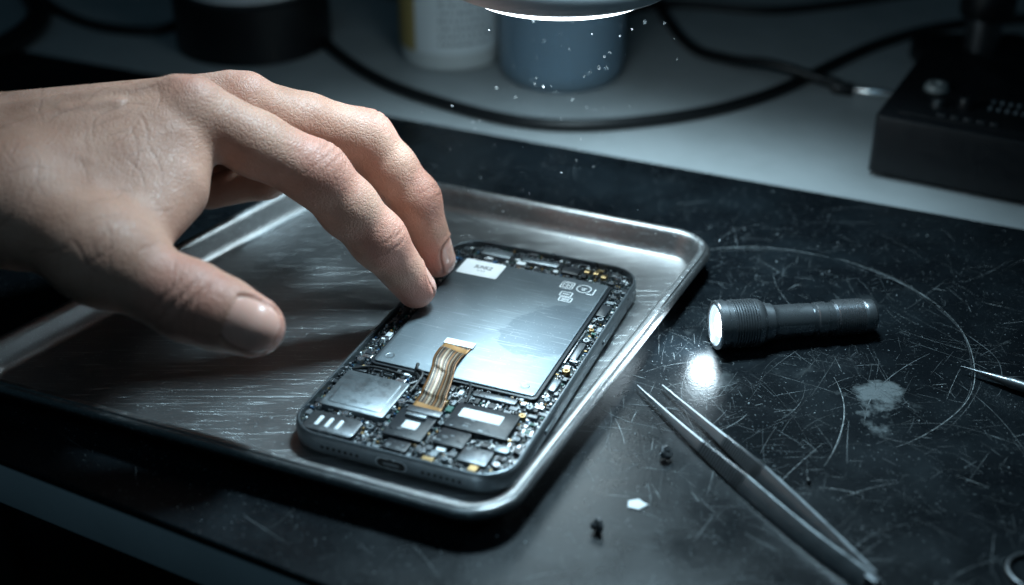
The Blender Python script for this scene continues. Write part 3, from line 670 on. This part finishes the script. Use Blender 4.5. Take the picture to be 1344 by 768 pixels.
def skin_material():
    m=bpy.data.materials.new('skin'); m.use_nodes=True; nt=m.node_tree; p=nt.nodes['Principled BSDF']
    tc=nd(nt,'ShaderNodeTexCoord')
    n=nd(nt,'ShaderNodeTexNoise'); n.inputs['Scale'].default_value=70; n.inputs['Detail'].default_value=7; L(nt,tc.outputs['Object'],n.inputs['Vector'])
    nr=nd(nt,'ShaderNodeMapRange'); nr.inputs[1].default_value=.3; nr.inputs[2].default_value=.7; L(nt,n.outputs['Fac'],nr.inputs[0])
    mx=nd(nt,'ShaderNodeMix',data_type='RGBA'); mx.inputs[6].default_value=(.43,.215,.15,1); mx.inputs[7].default_value=(.58,.325,.24,1); L(nt,nr.outputs[0],mx.inputs[0])
    ar=nd(nt,'ShaderNodeAttribute',attribute_name='red'); mr=nd(nt,'ShaderNodeMix',data_type='RGBA'); mr.inputs[7].default_value=(.58,.215,.165,1)
    q=nd(nt,'ShaderNodeMath',operation='MULTIPLY'); q.inputs[1].default_value=.65; L(nt,ar.outputs['Fac'],q.inputs[0])
    L(nt,q.outputs[0],mr.inputs[0]); L(nt,mx.outputs[2],mr.inputs[6])
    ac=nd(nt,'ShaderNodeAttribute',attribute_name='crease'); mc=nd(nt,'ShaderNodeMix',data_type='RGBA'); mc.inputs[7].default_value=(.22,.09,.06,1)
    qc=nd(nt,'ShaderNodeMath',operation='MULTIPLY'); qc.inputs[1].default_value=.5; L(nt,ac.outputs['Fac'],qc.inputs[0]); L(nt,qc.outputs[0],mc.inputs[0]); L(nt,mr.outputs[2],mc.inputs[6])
    an=nd(nt,'ShaderNodeAttribute',attribute_name='nail'); mn=nd(nt,'ShaderNodeMix',data_type='RGBA'); mn.inputs[7].default_value=(.74,.41,.33,1)
    L(nt,an.outputs['Fac'],mn.inputs[0]); L(nt,mc.outputs[2],mn.inputs[6]); L(nt,mn.outputs[2],p.inputs['Base Color'])
    ro=nd(nt,'ShaderNodeMapRange'); ro.inputs[3].default_value=.5; ro.inputs[4].default_value=.27; L(nt,an.outputs['Fac'],ro.inputs[0]); L(nt,ro.outputs[0],p.inputs['Roughness'])
    p.inputs['Specular IOR Level'].default_value=.4
    p.inputs['Subsurface Weight'].default_value=.15; p.inputs['Subsurface Radius'].default_value=(1,.35,.2); p.inputs['Subsurface Scale'].default_value=.003
    v=nd(nt,'ShaderNodeTexVoronoi',feature='DISTANCE_TO_EDGE'); v.inputs['Scale'].default_value=800
    n3=nd(nt,'ShaderNodeTexNoise'); n3.inputs['Scale'].default_value=300; L(nt,tc.outputs['Object'],n3.inputs['Vector'])
    mpv=nd(nt,'ShaderNodeMix',data_type='RGBA'); mpv.inputs[0].default_value=.004; L(nt,tc.outputs['Object'],mpv.inputs[6]); L(nt,n3.outputs['Color'],mpv.inputs[7])
    mpp=nd(nt,'ShaderNodeMapping'); mpp.inputs['Scale'].default_value=(1,.5,1); mpp.inputs['Rotation'].default_value=(0,0,.4); L(nt,mpv.outputs[2],mpp.inputs['Vector']); L(nt,mpp.outputs[0],v.inputs['Vector'])
    vr=nd(nt,'ShaderNodeMapRange'); vr.inputs[1].default_value=0; vr.inputs[2].default_value=.2; L(nt,v.outputs['Distance'],vr.inputs[0])
    inv=nd(nt,'ShaderNodeMath',operation='SUBTRACT'); inv.inputs[0].default_value=1; L(nt,an.outputs['Fac'],inv.inputs[1])
    hm=nd(nt,'ShaderNodeMath',operation='MULTIPLY'); L(nt,vr.outputs[0],hm.inputs[0]); L(nt,inv.outputs[0],hm.inputs[1])
    b=nd(nt,'ShaderNodeBump'); b.inputs['Strength'].default_value=.6; b.inputs['Distance'].default_value=.00014; L(nt,hm.outputs[0],b.inputs['Height'])
    n4=nd(nt,'ShaderNodeTexNoise'); n4.inputs['Scale'].default_value=200; n4.inputs['Detail'].default_value=2; n4.inputs['Roughness'].default_value=.4; L(nt,tc.outputs['Object'],n4.inputs['Vector'])
    h4=nd(nt,'ShaderNodeMath',operation='MULTIPLY'); L(nt,n4.outputs['Fac'],h4.inputs[0]); L(nt,inv.outputs[0],h4.inputs[1])
    b2=nd(nt,'ShaderNodeBump'); b2.inputs['Strength'].default_value=.35; b2.inputs['Distance'].default_value=.0006; L(nt,h4.outputs[0],b2.inputs['Height']); L(nt,b.outputs[0],b2.inputs['Normal'])
    L(nt,b2.outputs[0],p.inputs['Normal'])
    return m
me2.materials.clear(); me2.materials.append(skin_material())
me2.name='person'
hand=bpy.data.objects.new('person',me2); COL.objects.link(hand); hand.location=Vector(org)*S
tag(hand,'person','bare hand and forearm, bent fingertips resting on the opened phone')

# ------------------------------------------------------------ flashlight
a=np.array([7.0,39.54]); b=np.array([12.91,40.61]); ang=math.atan2(b[1]-a[1],b[0]-a[0])
FL=empty('flashlight',(a[0],a[1],0),(0,0,ang),cat='flashlight',label='small silver metal flashlight, switched on, lying on the mat')
Z0=.88
M_fl=pm('brushed_aluminium',(.30,.32,.34),.28,.88,cvar=.15,nscale=250,rvar=.05,bump=.05)
def flp(name,prof,m,cap0=True,cap1=True,n=64):
    V,F=lathe(prof,n,'x',cap0,cap1)
    return mk(name,V,F,m,FL,loc=(0,0,Z0),angle=30)
hp=[(.66,.16),(.70,.02),(.72,-.02),(.84,0),(.87,.05),(.87,.3),(.82,.34),(.82,.5)]
x=.5
for i in range(9): hp+=[(.86,x+.015),(.86,x+.06),(.79,x+.075),(.79,x+.085)]; x+=.095
hp+=[(.84,1.38),(.84,1.52),(.76,1.66),(.70,1.7),(.70,1.8)]
HD=flp('flashlight_head',hp,M_fl,False,True)
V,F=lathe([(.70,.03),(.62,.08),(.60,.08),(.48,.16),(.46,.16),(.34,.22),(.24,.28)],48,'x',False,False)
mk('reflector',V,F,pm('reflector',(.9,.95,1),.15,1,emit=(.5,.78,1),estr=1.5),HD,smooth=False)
V,F=lathe([(.44,.20),(.38,.12),(.22,.07),(.02,.05)],32,'x')
mk('bulb',V,F,pm('lit_bulb',(.9,.95,1),.2,0,emit=(.85,.95,1),estr=18),HD)
bp=[(.66,1.8),(.66,2.0),(.60,2.1),(.58,2.2),(.58,3.45),(.55,3.5),(.55,3.62),(.60,3.66),(.60,4.0),(.56,4.04),(.56,4.3)]
flp('barrel',bp,M_fl)
def knurl(x0,n_,r0,name):
    R=[];nk=72
    for i in range(n_):
        xx=x0+i*.04; ring=[]
        for k in range(nk):
            aa=2*math.pi*k/nk; rr=r0+.03*(1 if (k+i)%4<2 else -1)*(1 if (k-i)%4<2 else -1)*(0 if i in(0,n_-1) else 1)
            ring.append((xx,rr*math.cos(aa),rr*math.sin(aa)))
        R.append(ring)
    V,F=loft(R); mk(name,V,F,M_fl,FL,loc=(0,0,Z0),smooth=False)
knurl(4.3,29,.62,'knurled_grip')
flp('tail_cap',[(.5,5.42),(.58,5.44),(.60,5.5),(.60,5.75),(.55,5.82),(.3,5.84),(.28,5.94),(.02,5.96)],M_fl)
FL.rotation_euler=(0,math.radians(2.4),ang)
FL.location=(a[0]*S,a[1]*S,.0)

# ------------------------------------------------------------ tweezers
def twz_material():
    m=pm('tweezer_steel',(.30,.325,.345),.34,.9,cvar=.2,nscale=300,rvar=.06)
    nt=m.node_tree; p=nt.nodes['Principled BSDF']; uv=nd(nt,'ShaderNodeUVMap'); sx=nd(nt,'ShaderNodeSeparateXYZ'); L(nt,uv.outputs[0],sx.inputs[0])
    a_=nd(nt,'ShaderNodeMath',operation='MULTIPLY'); a_.inputs[1].default_value=620; L(nt,sx.outputs[0],a_.inputs[0])
    s_=nd(nt,'ShaderNodeMath',operation='SINE'); L(nt,a_.outputs[0],s_.inputs[0])
    g1=nd(nt,'ShaderNodeMapRange'); g1.inputs[1].default_value=.32; g1.inputs[2].default_value=.325; L(nt,sx.outputs[0],g1.inputs[0])
    g2=nd(nt,'ShaderNodeMapRange'); g2.inputs[1].default_value=.50; g2.inputs[2].default_value=.505; g2.inputs[3].default_value=1; g2.inputs[4].default_value=0; L(nt,sx.outputs[0],g2.inputs[0])
    m1=nd(nt,'ShaderNodeMath',operation='MULTIPLY'); L(nt,g1.outputs[0],m1.inputs[0]); L(nt,g2.outputs[0],m1.inputs[1])
    m2=nd(nt,'ShaderNodeMath',operation='MULTIPLY'); L(nt,m1.outputs[0],m2.inputs[0]); L(nt,s_.outputs[0],m2.inputs[1])
    b_=nd(nt,'ShaderNodeBump'); b_.inputs['Distance'].default_value=.0005; b_.inputs['Strength'].default_value=1; L(nt,m2.outputs[0],b_.inputs['Height']); L(nt,b_.outputs[0],p.inputs['Normal'])
    cm_=nd(nt,'ShaderNodeMapRange'); cm_.inputs[1].default_value=-1; cm_.inputs[2].default_value=1; cm_.inputs[3].default_value=.6; cm_.inputs[4].default_value=.0; L(nt,s_.outputs[0],cm_.inputs[0])
    cf=nd(nt,'ShaderNodeMath',operation='MULTIPLY'); L(nt,cm_.outputs[0],cf.inputs[0]); L(nt,m1.outputs[0],cf.inputs[1])
    cx=nd(nt,'ShaderNodeMix',data_type='RGBA'); cx.inputs[6].default_value=(.30,.325,.345,1); cx.inputs[7].default_value=(.03,.033,.036,1); L(nt,cf.outputs[0],cx.inputs[0]); L(nt,cx.outputs[2],p.inputs['Base Color'])
    return m
M_tw=twz_material()
TW=empty('tweezers',(7,32,0),cat='tweezers',label='slim steel tweezers with pointed open tips lying on the mat')
def arm(pts,name='arm'):
    Q=spline([(x-7,y-32,z) for x,y,z in pts],30); n=len(Q); R=[];
    for i,pq in enumerate(Q):
        t=i/(n-1); d=Q[min(i+1,n-1)]-Q[max(i-1,0)]; d/=np.linalg.norm(d); s=np.array([-d[1],d[0],0]); s/=np.linalg.norm(s)
        hh=.025+.26*min(1,(t/.5))**1.2; tk=.026+.032*min(1,t/.4)
        tl=s*1+np.array([0,0,.0]); up=np.array([0,0,1.0])+s*.6; up/=np.linalg.norm(up)
        R.append([tuple(pq+tl*tk*a_+up*hh*b_) for a_,b_ in [(-1,-.85),(-.6,-1),(.6,-1),(1,-.85),(1,.85),(.6,1),(-.6,1),(-1,.85)]])
    V,F=loft(R); o=mk(name,V,F,M_tw,TW,angle=35)
    uvl=o.data.uv_layers.new(name='UVMap')
    for lp in o.data.loops: uvl.data[lp.index].uv=((lp.vertex_index//8)/(n-1),(lp.vertex_index%8)/8)
arm([(4.15,36.85,.2),(5.45,34.15,.27),(6.85,31.6,.27),(8.3,29.15,.27),(9.6,27.3,.27)])
arm([(4.98,36.85,.2),(6.25,34.35,.27),(7.45,32.05,.27),(8.6,29.75,.27),(9.7,27.4,.27)])
V,F=slab(.34,.5,0,.56,0,0,.12,.1); mk('end_joint',V,F,pm('joint_steel',(.1,.11,.12),.5,.6),TW,loc=(9.7-7,27.2-32,.02),rot=(0,0,math.radians(36)))

PR=empty('metal_probe',(15.2,37.9,0),(0,0,math.atan2(-1.3,1.8)),cat='tool',label='pointed steel probe with ribbed handle lying on the mat')
V,F=lathe([(.01,0),(.05,.5),(.12,1.1),(.16,1.5),(.2,1.7),(.2,3.2)],20,'x'); mk('probe_tip',V,F,M_dsteel,PR,loc=(0,0,.27))
pf=[(.2,3.2)]
x=3.2
for i in range(30): pf+=[(.27,x+.05),(.27,x+.15),(.23,x+.2)]; x+=.25
V,F=lathe(pf,20,'x'); mk('handle',V,F,M_dsteel,PR,loc=(0,0,.27))

def loose(x,y,sc,tilt,rz,m,label,z=.2):
    e=empty('loose_screw',(x,y,0),cat='screw',label=label,group='loose screws on the mat')
    V,F=lathe([(.16,0),(.2,.03),(.2,.1),(.16,.14),(.08,.14),(.06,.08)],7)
    mk('screw_head',[(a_*sc,b_*sc,c_*sc) for a_,b_,c_ in V],F,m,e,loc=(0,0,z*sc),rot=(tilt,0,rz),smooth=False)
    pr=[(.06,0)]
    zz=0
    for i in range(3): pr+=[(.10,zz-.02),(.07,zz-.04)]; zz-=.045
    V,F=lathe(pr[::-1],8)
    mk('screw_shaft',[(a_*sc,b_*sc,c_*sc) for a_,b_,c_ in V],F,m,e,loc=(0,0,z*sc),rot=(tilt,0,rz),smooth=False)
loose(4.7,33.1,1.15,math.radians(40),.9,M_dsteel,'tiny dark steel screw lying loose on the mat')
loose(2.4,29.7,1.15,math.radians(95),1.9,M_dsteel,'tiny dark steel screw lying loose on the mat')
loose(8.9,31.9,.45,math.radians(70),2,M_dsteel,'very small loose screw beside the tweezers')
V=[(-.3,-.12,0),(0,-.24,0),(.3,-.02,0),(.16,.1,0),(.05,.24,0),(-.26,.16,0)]; V2=[(x,y,.03) for x,y,z in V]
Vv,Ff=loft([V,V2]); mk('chip_flake',Vv,Ff,M_white,loc=(3.7,30.9,.006),smooth=False,cat='flake',label='small white broken chip flake on the mat')
n1,n2=36,10;V=[];F=[]
for i in range(n1):
    for k in range(n2):
        A=2*math.pi*i/n1;B=2*math.pi*k/n2;V.append(((.75+.08*math.cos(B))*math.cos(A),(.75+.08*math.cos(B))*math.sin(A),.08+.08*math.sin(B)))
for i in range(n1):
    for k in range(n2): F.append((i*n2+k,((i+1)%n1)*n2+k,((i+1)%n1)*n2+(k+1)%n2,i*n2+(k+1)%n2))
mk('key_ring',V,F,M_dsteel,loc=(14.4,27.9,0),cat='ring',label='thin steel ring lying on the mat')

# ------------------------------------------------------------ background objects
zb=-.25
B1=empty('cable_spool',(-14.3,71.5,zb),cat='spool',label='black round spool with pale disc on top, standing on desk')
V,F=lathe([(4.1,0),(4.25,.1),(4.25,3.1),(4.1,3.25),(3.7,3.25)],64); mk('spool_body',V,F,M_black,B1)
V,F=lathe([(3.6,3.25),(3.6,3.4),(3.4,3.5),(1.2,3.5),(1.1,3.3)],64); mk('spool_disc',V,F,M_paper,B1)
B2=empty('bottle',(-3.3,69.2,zb),cat='bottle',label='white plastic bottle with printed label standing on desk')
V,F=lathe([(2.4,0),(2.65,.15),(2.7,.4),(2.7,9.5),(2.3,10.5),(1.2,11.2),(1.1,12.5)],64); mk('bottle_body',V,F,pm('bottle_plastic',(.62,.66,.66),.35,0),B2)
def label_material():
    m=pm('bottle_label',(.6,.64,.66),.5,0)
    nt=m.node_tree;p=nt.nodes['Principled BSDF'];tc=nd(nt,'ShaderNodeTexCoord'); sx=nd(nt,'ShaderNodeSeparateXYZ'); L(nt,tc.outputs['Object'],sx.inputs[0])
    cr=nd(nt,'ShaderNodeMapRange'); cr.inputs[1].default_value=-.018; cr.inputs[2].default_value=-.017; L(nt,sx.outputs[0],cr.inputs[0])
    mx=nd(nt,'ShaderNodeMix',data_type='RGBA'); mx.inputs[6].default_value=(.50,.38,.14,1); mx.inputs[7].default_value=(.78,.84,.86,1); L(nt,cr.outputs[0],mx.inputs[0]); L(nt,mx.outputs[2],p.inputs['Base Color'])
    return m
V,F=lathe([(2.72,1.0),(2.74,1.02),(2.74,8.5),(2.72,8.52)],64,cap0=False,cap1=False); lb=mk('bottle_label',V,F,label_material(),B2)
V,F=lathe([(1.3,11.6),(1.35,11.7),(1.35,13.4),(1.2,13.5)],32); mk('bottle_cap',V,F,M_white,B2)
rows=[]
for r_ in range(9):
    zz=1.5+r_*.42; a0=-1.75
    while a0<-.75:
        wd=random.uniform(.03,.12); 
        q=[]
        for aa,z_ in [(a0,zz),(a0+wd,zz),(a0+wd,zz+.16),(a0,zz+.16)]: q.append((2.76*math.cos(aa),2.76*math.sin(aa),z_))
        rows.append((q,[(0,1,2,3)],0)); a0+=wd+.04
V,F,FM=merge(rows); mk('label_print',V,F,pm('print_grey',(.25,.28,.3),.5),lb,smooth=False)
B3=empty('jar',(2.6,66.6,zb),cat='jar',label='translucent plastic jar with blue contents standing on desk')
M_jar=pm('jar_plastic',(.42,.60,.74),.30,0,trans=.6)
V,F=lathe([(2.7,0),(3.0,.1),(3.2,.45),(3.25,1.2),(3.25,8.0),(3.1,8.4),(2.9,8.6),(2.9,8.4),(3.05,8.0),(3.05,.6),(2.6,.3)],64); mk('jar_body',V,F,M_jar,B3)
def contents_material():
    m=pm('blue_contents',(.1,.2,.3),.6,0)
    nt=m.node_tree;p=nt.nodes['Principled BSDF'];tc=nd(nt,'ShaderNodeTexCoord'); sx=nd(nt,'ShaderNodeSeparateXYZ'); L(nt,tc.outputs['Object'],sx.inputs[0])
    nz=nd(nt,'ShaderNodeTexNoise'); nz.inputs['Scale'].default_value=60; L(nt,tc.outputs['Object'],nz.inputs['Vector'])
    ad=nd(nt,'ShaderNodeMath',operation='MULTIPLY_ADD'); ad.inputs[1].default_value=.01; L(nt,nz.outputs['Fac'],ad.inputs[0]); L(nt,sx.outputs[2],ad.inputs[2])
    cr=nd(nt,'ShaderNodeMapRange'); cr.inputs[1].default_value=.018; cr.inputs[2].default_value=.036; L(nt,ad.outputs[0],cr.inputs[0])
    mx=nd(nt,'ShaderNodeMix',data_type='RGBA'); mx.inputs[6].default_value=(.22,.34,.42,1); mx.inputs[7].default_value=(.02,.10,.20,1); L(nt,cr.outputs[0],mx.inputs[0]); L(nt,mx.outputs[2],p.inputs['Base Color'])
    return m
V,F=lathe([(2.5,.4),(2.9,.7),(2.9,7.4)],48); mk('jar_contents',V,F,contents_material(),B3)
V,F=lathe([(3.35,8.4),(3.4,8.5),(3.4,10),(3.2,10.2)],64); mk('jar_lid',V,F,pm('blue_lid',(.04,.15,.32),.4),B3)
ar=math.radians(-28)
BX=empty('device_box',(15.7,54.0,zb),(0,0,ar),cat='power supply',label='black control unit with knobs and vents standing on desk')
V,F=slab(14,10,.25,2.9,7,5,.35,.12,5); mk('case',V,F,M_black,BX)
for x,y in [(.9,.9),(13,.9),(.9,9),(13,9)]:
    V,F=lathe([(.45,0),(.5,.25)],20); mk('foot',V,F,M_rubber,BX,loc=(x,y,0))
V,F=slab(12.6,8.4,2.9,2.94,7,5,.3,.02,4); mk('top_panel',V,F,M_black,BX)
def knob(x,y,r,m,hk=.5):
    V,F=lathe([(r*1.1,0),(r*1.1,hk*.16),(r,hk*.2),(r*.92,hk*.9),(r*.8,hk),(r*.35,hk),(r*.3,hk*.7)],28); mk('knob',V,F,m,BX,loc=(x,y,2.94))
M_dial=pm('dial_grey',(.35,.38,.38),.4,.4)
knob(1.7,4.2,.52,M_dial,.3); knob(3.3,2.6,.35,M_black); knob(2.2,2.2,.28,M_dsteel,.3)
M_tick=pm('panel_print',(.22,.25,.27),.5)
for r_ in range(2):
    for i in range(9):
        V,F=slab(.16,.42,2.94,2.97,4.3+i*.36,3.0+r_*.85,.05,.01); mk('panel_mark',V,F,M_tick,BX)
for i in range(5):
    V,F=slab(.35,.22,2.94,3.02,2.6+i*.55,1.2,.05,.02); mk('button',V,F,M_dsteel,BX)
ST=empty('tool_stand',(24.5,67,zb),cat='stand',label='dark metal tool stand on desk behind the control unit')
V,F=slab(6,5,0,1.2,0,0,.4,.15,4); mk('stand_base',V,F,M_black,ST)
V,F=lathe([(.9,1.2),(.9,7),(.7,7.3),(.7,10)],24); mk('post',V,F,M_dsteel,ST)
V,F=lathe([(1.3,3),(1.4,3.2),(1.4,4.2),(1.3,4.4)],24); mk('collar',V,F,M_black,ST)
def cable(pts,r,label,mx=M_rubber):
    V,F=tube(pts,r,14,12); return mk('cable',V,F,mx,cat='cable',label=label)
z1=.05
cable([(-14,84,z1),(-12.6,77.9,z1),(-10.6,71.3,z1),(-7.7,66.0,z1),(-4.3,62.4,z1),(1,59.2,z1),(6.5,59.5,z1),(12.5,62.6,z1),(19.9,70,z1),(25.6,73.5,z1),(33,75,z1)],.3,'long black cable curving across the desk')
cable([(-30,84,z1),(-27.9,77.9,z1),(-24.4,73.8,z1),(-21,72.3,z1),(-19.2,73.2,z1),(-18.5,78,z1),(-20,86,z1)],.28,'black cable looped on the desk beside the spool')
cable([(-36,58.5,.55),(-30.5,63,.55),(-27.5,68,.4),(-27,74,.4),(-31,82,.4)],.65,'thick black cable lying at the back of the desk')
cable([(-14.6,82,z1),(-9,80,z1),(-5,77,z1),(-3,74,z1),(2,73.5,z1),(9,77,z1),(16,76,z1),(26,80,z1)],.25,'thin black cable behind the bottle and jar')
CB=empty('jack_cable',(12.9,65.5,0),cat='cable',label='black cable with bright metal jack plug on desk')
V,F=tube([(x-12.9,y-65.5,z) for x,y,z in [(9,84,z1),(8.6,77.9,z1),(9.6,70,.1),(11.4,66.9,.4),(13.3,65.2,.75),(15.2,64.2,.5),(16.6,63.6,.25)]],.28,12,10); mk('cable_cord',V,F,M_rubber,CB)
V,F=lathe([(.26,-.9),(.32,-.7),(.32,.1),(.25,.2)],20,'x'); mk('plug_sleeve',V,F,M_black,CB,loc=(17.0-12.9,63.4-65.5,.1),rot=(0,0,math.radians(-20)))
V,F=lathe([(.2,.2),(.24,.25),(.24,2.0),(.18,2.1),(.18,2.2)],20,'x'); mk('plug_tip',V,F,pm('plug_metal',(.95,.97,.98),.22,.9),CB,loc=(17.0-12.9,63.4-65.5,.1),rot=(0,0,math.radians(-20)))

# ------------------------------------------------------------ lamp
LX,LY,LZ=1.7,47.0,10.8
LP=empty('desk_lamp',(LX,LY,LZ),cat='lamp',label='round bench lamp head, lit, hanging over the tray')
V,F=lathe([(3.5,.02),(3.8,-.04),(4.15,-.0),(4.35,.12),(4.4,.35),(4.3,.8),(3.7,1.6),(2.5,2.2),(.8,2.5)],64); mk('lamp_shade',V,F,pm('lamp_shell',(.5,.53,.55),.4,0),LP)
V,F=lathe([(.05,-.52),(2.0,-.51),(3.0,-.48),(3.3,-.41),(3.48,-.26),(3.5,.0),(3.5,.05)],64); mk('light_diffuser',V,F,pm('diffuser',(.9,.95,1),.4,0,emit=(.78,.94,1),estr=9),LP)
V,F=tube([(0,0,2.3),(0,1,5),(1,6,12),(3,16,22),(5,30,27),(6,48,26),(6,61,4),(6,62,-11.0)],.5,14,10); mk('lamp_arm',V,F,M_dsteel,LP)

fl=[]
for i in range(110):
    x=random.gauss(1.8,2.3); y=random.uniform(43,56); z=random.uniform(1.5,10)
    s_=random.uniform(.010,.022); e1=unit(np.random.randn(3)*np.array([.5,.5,1.4])); e2=unit(np.cross(e1,np.random.randn(3)))
    lng=random.uniform(1.5,4.5); c=np.array([x,y,z])
    fl.append(([tuple(c-e1*s_*lng),tuple(c+e2*s_),tuple(c+e1*s_*lng),tuple(c-e2*s_)],[(0,1,2,3)],0))
V,F,FM=merge(fl); mk('dust',V,F,pm('dust_flake',(.95,.97,1),.5,0),kind='stuff',smooth=False)
gr=[]
while len(gr)<1500:
    x=random.uniform(-14,20); y=random.uniform(27,56)
    if not onmat(x,y): continue
    s_=random.uniform(.005,.018) if random.random()<.93 else random.uniform(.02,.035); a0=random.random()*6
    ring=[(x+s_*random.uniform(.6,1.3)*math.cos(a0+k*1.257),y+s_*random.uniform(.6,1.3)*math.sin(a0+k*1.257)) for k in range(5)]
    Vq,Fq=loft([[(p_[0],p_[1],.252) for p_ in ring],[(x+(p_[0]-x)*.6,y+(p_[1]-y)*.6,.252+s_) for p_ in ring]]); gr.append((Vq,Fq,0))
V,F,FM=merge(gr); mk('grit',V,F,pm('grit_pale',(.4,.44,.46),.7),mat,smooth=False,kind='stuff')

# ------------------------------------------------------------ lights
def area(name,loc,tgt,size,power,col,spread=180):
    l=bpy.data.lights.new(name,'AREA'); l.shape='DISK'; l.size=size*S; l.energy=power; l.color=col; l.spread=math.radians(spread)
    o=bpy.data.objects.new(name,l); COL.objects.link(o); o.location=Vector(loc)*S
    d=Vector(tgt)-Vector(loc); o.rotation_euler=d.to_track_quat('-Z','Y').to_euler(); return o
area('key_light',(5.5,48,36),(.8,40,2),8,.66,(.60,.86,1),74)
area('lamp_light',(LX,LY,LZ-.6),(LX,LY,0),6.4,.05,(.56,.86,1))
area('front_fill',(-12,0,60),(0,45,0),40,.27,(.42,.75,1))  # added fill lamp, lifts the shaded faces turned to the camera
sp=bpy.data.lights.new('torch_beam','SPOT'); sp.energy=.16; sp.spot_size=math.radians(150); sp.spot_blend=1.0; sp.color=(.68,.88,1); sp.shadow_soft_size=.006
so_=bpy.data.objects.new('torch_beam',sp); COL.objects.link(so_)
dv=Vector((-math.cos(ang)*.8,-math.sin(ang)-.2,-.4)); so_.location=Vector((a[0]-.16,a[1]-.06,.95))*S; so_.rotation_euler=dv.to_track_quat('-Z','Y').to_euler()
w=bpy.data.worlds.new('World'); scn.world=w; w.use_nodes=True
w.node_tree.nodes['Background'].inputs[0].default_value=(.14,.36,.5,1); w.node_tree.nodes['Background'].inputs[1].default_value=.033

# ------------------------------------------------------------ camera
cd=bpy.data.cameras.new('Camera'); cam_=bpy.data.objects.new('Camera',cd); COL.objects.link(cam_)
cam_.location=(0,0,.253); cam_.rotation_euler=(math.radians(90-30.3),0,0)
cd.lens=1759/1344*36; cd.sensor_width=36; cd.clip_start=.01; cd.clip_end=50
cd.dof.use_dof=True; cd.dof.focus_distance=.455; cd.dof.aperture_fstop=5.6
scn.camera=cam_
